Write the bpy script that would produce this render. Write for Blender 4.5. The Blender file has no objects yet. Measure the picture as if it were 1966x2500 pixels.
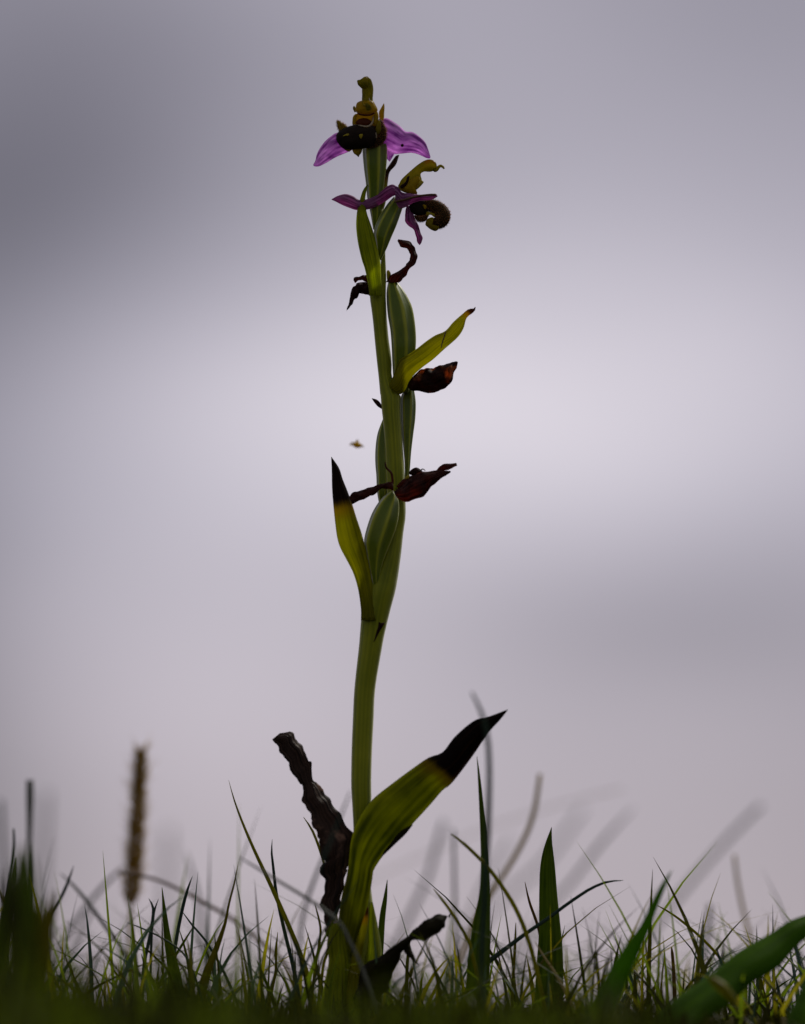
import bpy, math, random
import numpy as np
from mathutils import Vector

rng = np.random.default_rng(7)
S = bpy.context.scene
COL = S.collection

# ------------------------------------------------------------------ camera
PXM = 0.000124                       # metres per photograph pixel at the plant
DIST = 1.30
FPX = DIST / PXM
TILT = math.atan(1250.0 / FPX)
CAM = np.array((0.0, -DIST, 0.0))
cd = bpy.data.cameras.new('camera')
cam = bpy.data.objects.new('camera', cd); COL.objects.link(cam)
cam.location = CAM
cam.rotation_euler = (math.pi / 2 + TILT, 0, 0)
cd.sensor_fit = 'VERTICAL'; cd.sensor_height = 36.0; cd.sensor_width = 36.0
cd.lens = 36.0 * FPX / 2500.0
cd.clip_start = 0.01; cd.clip_end = 3000
cd.dof.use_dof = True
cd.dof.focus_distance = DIST * math.cos(TILT) + 0.205 * math.sin(TILT)
cd.dof.aperture_fstop = 6.2
S.camera = cam

# ------------------------------------------------------------------ sky, sun, exposure
SUN_EL, SUN_AZ = math.radians(46), math.radians(42)     # behind the plant, to its right
W = bpy.data.worlds.new('World'); S.world = W; W.use_nodes = True
nt = W.node_tree; nt.nodes.clear()
def N(nt, t, **kw):
    n = nt.nodes.new(t)
    for k, v in kw.items(): setattr(n, k, v)
    return n
def math_node(nt, op, a, b=None, c=None, clamp=False):
    n = N(nt, 'ShaderNodeMath', operation=op, use_clamp=clamp)
    for i, v in enumerate((a, b, c)):
        if v is None: continue
        if isinstance(v, (int, float)): n.inputs[i].default_value = v
        else: nt.links.new(v, n.inputs[i])
    return n.outputs[0]
def mix_col(nt, f, a, b, blend='MIX'):
    n = N(nt, 'ShaderNodeMix', data_type='RGBA', blend_type=blend)
    for i, v in ((0, f), (6, a), (7, b)):
        if isinstance(v, (int, float)): n.inputs[i].default_value = v
        elif isinstance(v, (tuple, list)): n.inputs[i].default_value = (*v[:3], 1)
        else: nt.links.new(v, n.inputs[i])
    return n.outputs[2]

sky = N(nt, 'ShaderNodeTexSky', sky_type='NISHITA')
sky.sun_disc = False; sky.sun_elevation = SUN_EL; sky.sun_rotation = SUN_AZ
tc = N(nt, 'ShaderNodeTexCoord')
sep = N(nt, 'ShaderNodeSeparateXYZ'); nt.links.new(tc.outputs['Generated'], sep.inputs[0])
X, Y, Z = sep.outputs
az = math_node(nt, 'MULTIPLY', math_node(nt, 'ARCTAN2', X, Y), 57.2958)
el = math_node(nt, 'MULTIPLY', math_node(nt, 'ARCSINE', Z), 57.2958)
# slow wobble so that the cloud banks have uneven edges
mp = N(nt, 'ShaderNodeMapping'); nt.links.new(tc.outputs['Generated'], mp.inputs[0])
mp.inputs['Scale'].default_value = (9, 9, 16)
nz = N(nt, 'ShaderNodeTexNoise'); nt.links.new(mp.outputs[0], nz.inputs['Vector'])
nz.inputs['Scale'].default_value = 1.0; nz.inputs['Detail'].default_value = 2.0; nz.inputs['Roughness'].default_value = .4
wob = math_node(nt, 'SUBTRACT', nz.outputs['Fac'], .5)
mp2 = N(nt, 'ShaderNodeMapping'); nt.links.new(tc.outputs['Generated'], mp2.inputs[0])
mp2.inputs['Scale'].default_value = (4, 4, 11); mp2.inputs['Location'].default_value = (3.1, 1.7, .4)
nz2 = N(nt, 'ShaderNodeTexNoise'); nt.links.new(mp2.outputs[0], nz2.inputs['Vector'])
nz2.inputs['Scale'].default_value = 1.0; nz2.inputs['Detail'].default_value = 3.0; nz2.inputs['Roughness'].default_value = .45
elw = math_node(nt, 'ADD', el, math_node(nt, 'MULTIPLY', wob, 1.0))
azw = math_node(nt, 'ADD', az, math_node(nt, 'MULTIPLY', wob, 1.5))
def bank(a0, e0, sa, se, amp, slope=0.0):
    """one soft cloud bank, at an azimuth and an elevation in degrees"""
    da = math_node(nt, 'SUBTRACT', azw, a0)
    de = math_node(nt, 'SUBTRACT', math_node(nt, 'SUBTRACT', elw, e0), math_node(nt, 'MULTIPLY', da, slope))
    q = math_node(nt, 'ADD', math_node(nt, 'POWER', math_node(nt, 'ABSOLUTE', math_node(nt, 'DIVIDE', da, sa)), 2.0),
                  math_node(nt, 'POWER', math_node(nt, 'ABSOLUTE', math_node(nt, 'DIVIDE', de, se)), 2.0))
    return math_node(nt, 'MULTIPLY', math_node(nt, 'EXPONENT', math_node(nt, 'MULTIPLY', q, -1.0)), amp)
BASE = 0.407
BANKS = [  # azimuth, elevation, half sizes, amount, slope
    (1.6, 8.3, 4.6, 2.0, 0.262, -0.02),
    (-2.2, 8.0, 3.2, 1.4, 0.067, 0.03),
    (-5.8, 10.8, 3.6, 2.4, -0.182, 0.1),
    (-3.0, 11.5, 3.0, 2.0, -0.057, 0),
    (3.9, 5.7, 3.2, 1.2, -0.105, 0.05),
    (-6.6, 4.0, 2.2, 5.0, -0.217, 0),
    (6.4, 3.0, 2.2, 4.5, -0.045, 0),
    (5.5, 13.5, 4.0, 2.2, -0.113, 0),
    (-5.5, 14, 4, 2, -0.102, 0),
    (-2.5, 4.5, 3.5, 2.5, 0.095, 0),
]
b = math_node(nt, 'ADD', BASE, math_node(nt, 'MULTIPLY', math_node(nt, 'SUBTRACT', nz2.outputs['Fac'], .5), .10))
for k in BANKS: b = math_node(nt, 'ADD', b, bank(*k))
b = math_node(nt, 'MAXIMUM', b, .12)
# darker cloud is bluer, low cloud a little warmer
tint = N(nt, 'ShaderNodeValToRGB'); nt.links.new(b, tint.inputs[0])
tint.color_ramp.elements[0].position = .15; tint.color_ramp.elements[0].color = (1.045, .985, 1.20, 1)
tint.color_ramp.elements[1].position = .75; tint.color_ramp.elements[1].color = (1.055, .985, 1.07, 1)
low = N(nt, 'ShaderNodeMapRange'); nt.links.new(el, low.inputs[0])
low.inputs[1].default_value = 7.0; low.inputs[2].default_value = 0.0
tint2 = mix_col(nt, low.outputs[0], tint.outputs[0], (1.13, .985, 1.07))
cb = N(nt, 'ShaderNodeVectorMath', operation='SCALE'); nt.links.new(tint2, cb.inputs[0])
nt.links.new(math_node(nt, 'MULTIPLY', b, 10.0), cb.inputs['Scale'])
skyc = mix_col(nt, .97, sky.outputs[0], cb.outputs[0])
bg = N(nt, 'ShaderNodeBackground'); bg.inputs['Strength'].default_value = .1
nt.links.new(skyc, bg.inputs['Color'])
wo = N(nt, 'ShaderNodeOutputWorld'); nt.links.new(bg.outputs[0], wo.inputs[0])

sd = bpy.data.lights.new('sun', 'SUN'); sd.energy = 3.2; sd.angle = math.radians(6); sd.color = (1, .93, .82)
sun = bpy.data.objects.new('sun', sd); COL.objects.link(sun)
dv = Vector((math.sin(SUN_AZ) * math.cos(SUN_EL), math.cos(SUN_AZ) * math.cos(SUN_EL), math.sin(SUN_EL)))
sun.rotation_euler = dv.to_track_quat('Z', 'Y').to_euler(); sun.location = dv * 5

vs = S.view_settings
S.display_settings.display_device = 'sRGB'
vs.view_transform = 'Standard'; vs.look = 'None'; vs.exposure = 0; vs.gamma = 1; vs.use_curve_mapping = False
S.cycles.use_denoising = True
S.cycles.max_bounces = 10; S.cycles.transmission_bounces = 6; S.cycles.transparent_max_bounces = 8

# ------------------------------------------------------------------ mapping photograph -> place
CT, ST = math.cos(TILT), math.sin(TILT)
def at(px, py, d_mm=0.0):
    """point on the vertical plane d_mm behind (+) or before (-) the plant"""
    a, bb = (px - 983.0) / FPX, (1250.0 - py) / FPX
    r = np.array((a, CT - bb * ST, ST + bb * CT))
    t = (DIST + d_mm * .001) / r[1]
    return CAM + r * t
def mpp(d_mm): return PXM * (DIST + d_mm * .001) / DIST

def frame(ox, oy, s):
    """points read off an enlarged view: edges (x, y[, depth mm])"""
    def e(*pts): return [(ox + p[0] * s, oy + p[1] * s) + tuple(p[2:]) for p in pts]
    return e
def cframe(ox, oy, s):
    """centre lines read off an enlarged view: (x, y, full width)"""
    def e(*pts): return [(ox + p[0] * s, oy + p[1] * s, p[2] * s) + tuple(p[3:]) for p in pts]
    return e
Z1 = frame(720, 160, .2342); Z2 = frame(780, 360, .2225); Z3 = frame(780, 560, .2459)
Z4 = frame(780, 940, .2342); Z5 = frame(760, 1100, .2342)
ZA = frame(640, 1680, .3864); ZB = frame(640, 2040, .3864); ZH = frame(1500, 2150, .2728)
T1 = frame(820, 180, .08197); T2 = frame(810, 280, .08782); T3 = frame(960, 380, .09208)
cT1 = cframe(820, 180, .08197); cT3 = cframe(960, 380, .09208)
cZ2 = cframe(780, 360, .2225); cZ3 = cframe(780, 560, .2459); cZ4 = cframe(780, 940, .2342)
cA = cframe(640, 1680, .3864); cB = cframe(640, 2040, .3864); cC = cframe(0, 1740, .4098)
cD = cframe(1200, 1840, .4485); cE = cframe(500, 1880, .2855); cG = cframe(0, 2100, .2342); cH = cframe(1500, 2150, .2728)

def spline(P, n, closed=False):
    P = np.asarray(P, float)
    if closed: Q = np.vstack([P[-1:], P, P[:2]])
    else: Q = np.vstack([2 * P[0] - P[1], P, 2 * P[-1] - P[-2]])
    segs = len(Q) - 3
    ln = np.linalg.norm(np.diff(Q[1:-1, :2], axis=0), axis=1) + 1e-9
    cum = np.concatenate([[0], np.cumsum(ln)]); cum /= cum[-1]
    ts = np.linspace(0, 1, n, endpoint=not closed)
    out = np.empty((n, P.shape[1]))
    for i, t in enumerate(ts):
        k = min(np.searchsorted(cum, t, side='right') - 1, segs - 1)
        f = (t - cum[k]) / (cum[k + 1] - cum[k])
        p0, p1, p2, p3 = Q[k:k + 4]
        out[i] = .5 * (2 * p1 + (p2 - p0) * f + (2 * p0 - 5 * p1 + 4 * p2 - p3) * f * f + (3 * p1 - p0 - 3 * p2 + p3) * f ** 3)
    return out
def prof(d, n):
    """a depth along the length: one number or a list"""
    if isinstance(d, (int, float)): return np.full(n, float(d))
    return np.interp(np.linspace(0, 1, n), np.linspace(0, 1, len(d)), d)

class Geo:
    def __init__(s): s.v, s.f, s.uv = [], [], []
    def add(s, v, f, uv):
        o = len(s.v); s.v += [tuple(p) for p in v]
        s.f += [tuple(i + o for i in q) for q in f]; s.uv += [tuple(u) for u in uv]
        return s
    def merge(s, g): return s.add(g.v, g.f, g.uv)

def rings(R, UV):
    """closed rings (n, k, 3) skinned and capped"""
    n, k, _ = R.shape
    g = Geo(); v = list(R.reshape(-1, 3)); uv = list(UV.reshape(-1, 2)); f = []
    for i in range(n - 1):
        for j in range(k):
            a, b2 = i * k + j, i * k + (j + 1) % k
            f.append((a, b2, b2 + k, a + k))
    v.append(R[0].mean(0)); uv.append(UV[0].mean(0)); v.append(R[-1].mean(0)); uv.append(UV[-1].mean(0))
    c0, c1 = n * k, n * k + 1
    for j in range(k):
        f.append((c0, (j + 1) % k, j)); o = (n - 1) * k
        f.append((c1, o + j, o + (j + 1) % k))
    return g.add(v, f, uv)

FWD = np.array((0, CT, ST))
def perp(h):
    q = h / (np.linalg.norm(h) + 1e-12)
    fdir = FWD - q * np.dot(FWD, q)
    return fdir / np.linalg.norm(fdir)
def edges3(L, R, n, d):
    dd = prof(d, n); L = spline([p[:2] for p in L], n); R = spline([p[:2] for p in R], n)
    A = np.array([at(*L[i], dd[i]) for i in range(n)]); B = np.array([at(*R[i], dd[i]) for i in range(n)])
    return A, B
def body(L, R, ratio=1.0, d=0.0, n=22, k=18, ribs=0, amp=.12, ph=0.0, lump=0.0):
    """a rounded solid between two outline edges, elliptical in section"""
    A, B = edges3(L, R, n, d)
    out = np.empty((n, k, 3)); uv = np.empty((n, k, 2))
    for i in range(n):
        c, h = (A[i] + B[i]) / 2, (B[i] - A[i]) / 2
        fd = perp(h); hl = np.linalg.norm(h)
        for j in range(k):
            p = 2 * math.pi * j / k
            s = 1.0
            if ribs: s = 1 + amp * (abs(math.cos(ribs * p / 2 + ph)) ** 4 - .45)
            if lump: s += lump * (math.sin(i * 1.3 + 3 * p) + math.sin(i * .7 - 2 * p + 1)) * .5
            out[i, j] = c + s * (math.cos(p) * h + math.sin(p) * hl * ratio * fd); uv[i, j] = (abs(math.cos(ribs * p / 2 + ph)) ** 12 if ribs else 1 - abs(2 * j / k - 1), i / (n - 1))
    return rings(out, uv)
def leaf(L, R, bulge=0.8, d=0.0, n=30, m=9, thick=.35, fold=False, ripple=0.0, turn=0.0, seed=0, ragged=0.0):
    """a thin curved blade between two outline edges; bulge and thickness in mm, bulge > 0 towards the viewer"""
    A, B = edges3(L, R, n, d)
    if ragged:
        rg = np.random.default_rng(seed + 50); ja = rg.normal(0, ragged, (n, 2)); 
        for _ in range(3): ja[1:-1] = (ja[:-2] + 2 * ja[1:-1] + ja[2:]) / 4
        ja *= 2.0; ja += rg.normal(0, ragged * .35, (n, 2)) * (rg.random((n, 2)) < .3)
        h0 = (B - A) / (np.linalg.norm(B - A, axis=1)[:, None] + 1e-9)
        A = A + h0 * ja[:, :1] * PXM; B = B + h0 * ja[:, 1:] * PXM
    us = np.linspace(0, 1, m)
    out = np.empty((n, 2 * m, 3)); uv = np.empty((n, 2 * m, 2))
    rr = np.random.default_rng(seed); a1, a2, a3 = rr.random(3) * 6.28
    w = np.linalg.norm(B - A, axis=1); wm = w.max() + 1e-9
    for i in range(n):
        h = B[i] - A[i]; fd = perp(h); t = i / (n - 1)
        for j, u in enumerate(us):
            c = 2 * u - 1
            z = -bulge * (1 - abs(c) if fold else 1 - c * c) * (w[i] / wm)
            if ripple:
                z += ripple * (math.sin(9 * t * 3 + a1 + 4 * u) * .6 + math.sin(23 * t + a2 - 7 * u) * .4 + math.sin(41 * t + 11 * u + a3) * .25) * (w[i] / wm)
            z += turn * c * (w[i] / wm)
            th = thick * max(.12, 1 - c ** 4) * min(1.0, .25 + w[i] / wm)
            p = A[i] + h * u
            out[i, j] = p + fd * (z - th / 2) * .001
            out[i, 2 * m - 1 - j] = p + fd * (z + th / 2) * .001
            uv[i, j] = uv[i, 2 * m - 1 - j] = (u, t)
    return rings(out, uv)
def strip(C, d=0.0, **kw):
    """a blade from a centre line (x, y, full width)"""
    C = np.asarray([c[:3] for c in C], float); D = spline(C, 60)
    T = np.gradient(D[:, :2], axis=0); T /= np.linalg.norm(T, axis=1)[:, None] + 1e-9
    nn = np.stack([-T[:, 1], T[:, 0]], 1) * np.abs(D[:, 2:3]) / 2
    return leaf(D[::4, :2] + nn[::4], D[::4, :2] - nn[::4], d=d, **kw)
def tube(C, d=0.0, n=24, k=12, ratio=1.0, **kw):
    C = np.asarray([c[:3] for c in C], float); D = spline(C, n)
    T = np.gradient(D[:, :2], axis=0); T /= np.linalg.norm(T, axis=1)[:, None] + 1e-9
    dd = prof(d, n)
    out = np.empty((n, k, 3)); uv = np.empty((n, k, 2))
    for i in range(n):
        c = at(D[i, 0], D[i, 1], dd[i]); r = max(abs(D[i, 2]) / 2, .3)
        e = at(D[i, 0] - T[i, 1] * r, D[i, 1] + T[i, 0] * r, dd[i]) - c; fd = perp(e); hl = np.linalg.norm(e)
        for j in range(k):
            p = 2 * math.pi * j / k
            out[i, j] = c + math.cos(p) * e + math.sin(p) * hl * ratio * fd; uv[i, j] = (1 - abs(2 * j / k - 1), i / (n - 1))
    return rings(out, uv)
def blob(O, front=2.0, back=1.2, d=0.0, n=14, k=40, lump=0.0):
    """a domed solid with the given outline; front and back swell in mm"""
    P = spline([p[:2] for p in O], k, True); c = P.mean(0)
    out = np.empty((n, k, 3)); uv = np.empty((n, k, 2))
    for i in range(n):
        a = .06 + (math.pi - .12) * i / (n - 1); s = math.sin(a) ** .8; z = -math.cos(a)
        z = z * (front if z < 0 else back)
        for j in range(k):
            q = c + (P[j] - c) * s
            l = lump * (math.sin(j * .9 + i * 1.7) + math.sin(j * .37 - i * .8)) if lump else 0
            out[i, j] = at(q[0], q[1], d) + FWD * (z + l) * .001; uv[i, j] = (.5 + .5 * s * math.cos(2 * math.pi * j / k), .5 + .5 * s * math.sin(2 * math.pi * j / k))
    return rings(out, uv)

def fuzz(g, n, length, width=.05, seed=1, keep=None):
    """short hairs standing on a solid"""
    r = np.random.default_rng(seed); V = np.array(g.v); F = [f for f in g.f if len(f) == 4]
    cen = V.mean(0); h = Geo()
    for _ in range(n):
        f = F[r.integers(len(F))]; q = V[list(f)]
        wts = r.dirichlet((1, 1, 1, 1)); p = (q * wts[:, None]).sum(0)
        if keep is not None and not keep(p): continue
        nn = np.cross(q[1] - q[0], q[3] - q[0]); l = np.linalg.norm(nn)
        if l < 1e-14: continue
        nn /= l
        if np.dot(nn, p - cen) < 0: nn = -nn
        dirn = nn + r.normal(0, .35, 3); dirn /= np.linalg.norm(dirn)
        s = np.cross(dirn, r.normal(0, 1, 3)); s /= np.linalg.norm(s) + 1e-9; s2 = np.cross(dirn, s)
        w = width * .001 / 2; L = length * .001 * r.uniform(.5, 1.1)
        base = [p + (s * math.cos(a) + s2 * math.sin(a)) * w - nn * 2e-5 for a in (0, 2.09, 4.19)]
        tip = p + dirn * L
        h.add(base + [tip], [(0, 1, 3), (1, 2, 3), (2, 0, 3)], [(0, 0)] * 3 + [(0, 1)])
    return h

# ------------------------------------------------------------------ objects
def obj(name, g, mat, parent=None, label=None, base=None, kind=None):
    org = np.array((0, 0, 0), float)
    top = parent
    if parent is not None:
        while top is not None:
            org = org + np.array(top.location); top = top.parent
    elif base is not None: org = np.array(base, float)
    me = bpy.data.meshes.new(name)
    me.from_pydata([tuple(np.array(p) - org) for p in g.v], [], g.f)
    uvl = me.uv_layers.new(name='UVMap')
    li = np.empty(len(me.loops), dtype=np.int32); me.loops.foreach_get('vertex_index', li)
    uvl.data.foreach_set('uv', np.array(g.uv, np.float32)[li].ravel())
    me.polygons.foreach_set('use_smooth', np.ones(len(me.polygons), bool))
    me.materials.append(mat); me.update()
    o = bpy.data.objects.new(name, me); COL.objects.link(o)
    if parent is not None: o.parent = parent
    else: o.location = org
    if label: o['label'] = label
    if kind: o['kind'] = kind
    return o
def thing(name, label, cat, loc, group=None):
    o = bpy.data.objects.new(name, None); COL.objects.link(o); o.location = loc
    o.empty_display_size = .01
    o['label'] = label; o['category'] = cat
    if group: o['group'] = group
    return o

# ------------------------------------------------------------------ materials
def plant(name, c1, c2, veins=10, vein_amt=.5, transl=.3, tcol=None, tip=None, spots=None, rough=.45, grain=500.0,
          bump=.25, sheen=.0, spec=.06, blotch=0.0, blotch_col=(.02, .008, .003), ridge=False, sss=0.0):
    m = bpy.data.materials.new(name); m.use_nodes = True; t = m.node_tree; t.nodes.clear()
    uv = N(t, 'ShaderNodeUVMap'); sp = N(t, 'ShaderNodeSeparateXYZ'); t.links.new(uv.outputs[0], sp.inputs[0])
    co = N(t, 'ShaderNodeTexCoord')
    n1 = N(t, 'ShaderNodeTexNoise'); t.links.new(co.outputs['Object'], n1.inputs['Vector'])
    n1.inputs['Scale'].default_value = grain; n1.inputs['Detail'].default_value = 4
    n2 = N(t, 'ShaderNodeTexNoise'); t.links.new(co.outputs['Object'], n2.inputs['Vector'])
    n2.inputs['Scale'].default_value = grain * .22; n2.inputs['Detail'].default_value = 3
    # veins run lengthwise, wavering a little
    mpv = N(t, 'ShaderNodeMapping'); t.links.new(uv.outputs[0], mpv.inputs[0]); mpv.inputs['Scale'].default_value = (veins * 1.4, 2.2, 1)
    nv = N(t, 'ShaderNodeTexNoise'); t.links.new(mpv.outputs[0], nv.inputs['Vector']); nv.inputs['Scale'].default_value = 1.0; nv.inputs['Detail'].default_value = 3
    wv = math_node(t, 'SINE', math_node(t, 'ADD', math_node(t, 'MULTIPLY', sp.outputs[0], veins * 6.283), math_node(t, 'MULTIPLY', n2.outputs['Fac'], 2.5)))
    vf = math_node(t, 'ADD', math_node(t, 'MULTIPLY', wv, .07), math_node(t, 'ADD', math_node(t, 'MULTIPLY', math_node(t, 'SUBTRACT', nv.outputs['Fac'], .5), 1.5), .5))
    vf = math_node(t, 'ADD', math_node(t, 'MULTIPLY', math_node(t, 'SUBTRACT', vf, .5), vein_amt * 1.8), math_node(t, 'MULTIPLY', math_node(t, 'SUBTRACT', n2.outputs['Fac'], .5), 1.2))
    vf = math_node(t, 'ADD', vf, .5, clamp=True)
    if ridge: vf = math_node(t, 'ADD', math_node(t, 'MULTIPLY', sp.outputs[0], .85), math_node(t, 'MULTIPLY', math_node(t, 'SUBTRACT', vf, .5), .35), clamp=True)
    c = mix_col(t, vf, c1, c2)
    if blotch:
        f = N(t, 'ShaderNodeMapRange', interpolation_type='SMOOTHSTEP'); t.links.new(n2.outputs['Fac'], f.inputs[0])
        f.inputs[1].default_value = .62 - blotch * .2; f.inputs[2].default_value = .70 - blotch * .2
        c = mix_col(t, f.outputs[0], c, blotch_col)
    if tip:
        tc_, v0, soft, halo = tip
        vv = math_node(t, 'ADD', sp.outputs[1], math_node(t, 'MULTIPLY', math_node(t, 'SUBTRACT', n2.outputs['Fac'], .5), .07))
        vv = math_node(t, 'ADD', vv, math_node(t, 'MULTIPLY', math_node(t, 'SUBTRACT', nv.outputs['Fac'], .5), .03))
        if halo:
            f = N(t, 'ShaderNodeMapRange', interpolation_type='SMOOTHSTEP'); t.links.new(vv, f.inputs[0])
            f.inputs[1].default_value = v0 + soft * 4; f.inputs[2].default_value = v0
            c = mix_col(t, f.outputs[0], c, halo)
        f = N(t, 'ShaderNodeMapRange', interpolation_type='SMOOTHSTEP'); t.links.new(vv, f.inputs[0])
        f.inputs[1].default_value = v0 + soft; f.inputs[2].default_value = v0 - soft
        fw = N(t, 'ShaderNodeMapRange'); t.links.new(nv.outputs['Fac'], fw.inputs[0]); fw.inputs[1].default_value = .52; fw.inputs[2].default_value = .75
        tc_ = mix_col(t, math_node(t, 'MULTIPLY', fw.outputs[0], n2.outputs['Fac']), tc_, (.07, .026, .010))
        c = mix_col(t, f.outputs[0], c, tc_); tipf = f.outputs[0]
    bs = N(t, 'ShaderNodeBsdfPrincipled'); t.links.new(c, bs.inputs['Base Color'])
    bs.inputs['Roughness'].default_value = rough; bs.inputs['Specular IOR Level'].default_value = spec
    if sss:
        bs.inputs['Subsurface Weight'].default_value = sss; bs.inputs['Subsurface Scale'].default_value = .0012; bs.inputs['Subsurface Radius'].default_value = (.9, 1.0, .35)
    if sheen: bs.inputs['Sheen Weight'].default_value = sheen; bs.inputs['Sheen Roughness'].default_value = .4
    bp = N(t, 'ShaderNodeBump'); bp.inputs['Strength'].default_value = bump; bp.inputs['Distance'].default_value = .0002
    hgt = math_node(t, 'ADD', vf, math_node(t, 'MULTIPLY', n1.outputs['Fac'], .8)); t.links.new(hgt, bp.inputs['Height'])
    t.links.new(bp.outputs[0], bs.inputs['Normal'])
    out = N(t, 'ShaderNodeOutputMaterial')
    if transl:
        tb = N(t, 'ShaderNodeBsdfTranslucent')
        tcc = mix_col(t, 1.0, c, tcol or (1.6, 1.6, .9), 'MULTIPLY'); t.links.new(tcc, tb.inputs[0])
        mx = N(t, 'ShaderNodeMixShader'); mx.inputs[0].default_value = transl
        t.links.new(bs.outputs[0], mx.inputs[1]); t.links.new(tb.outputs[0], mx.inputs[2]); t.links.new(mx.outputs[0], out.inputs[0])
    else: t.links.new(bs.outputs[0], out.inputs[0])
    return m
BRN = (.012, .0055, .003)
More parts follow.
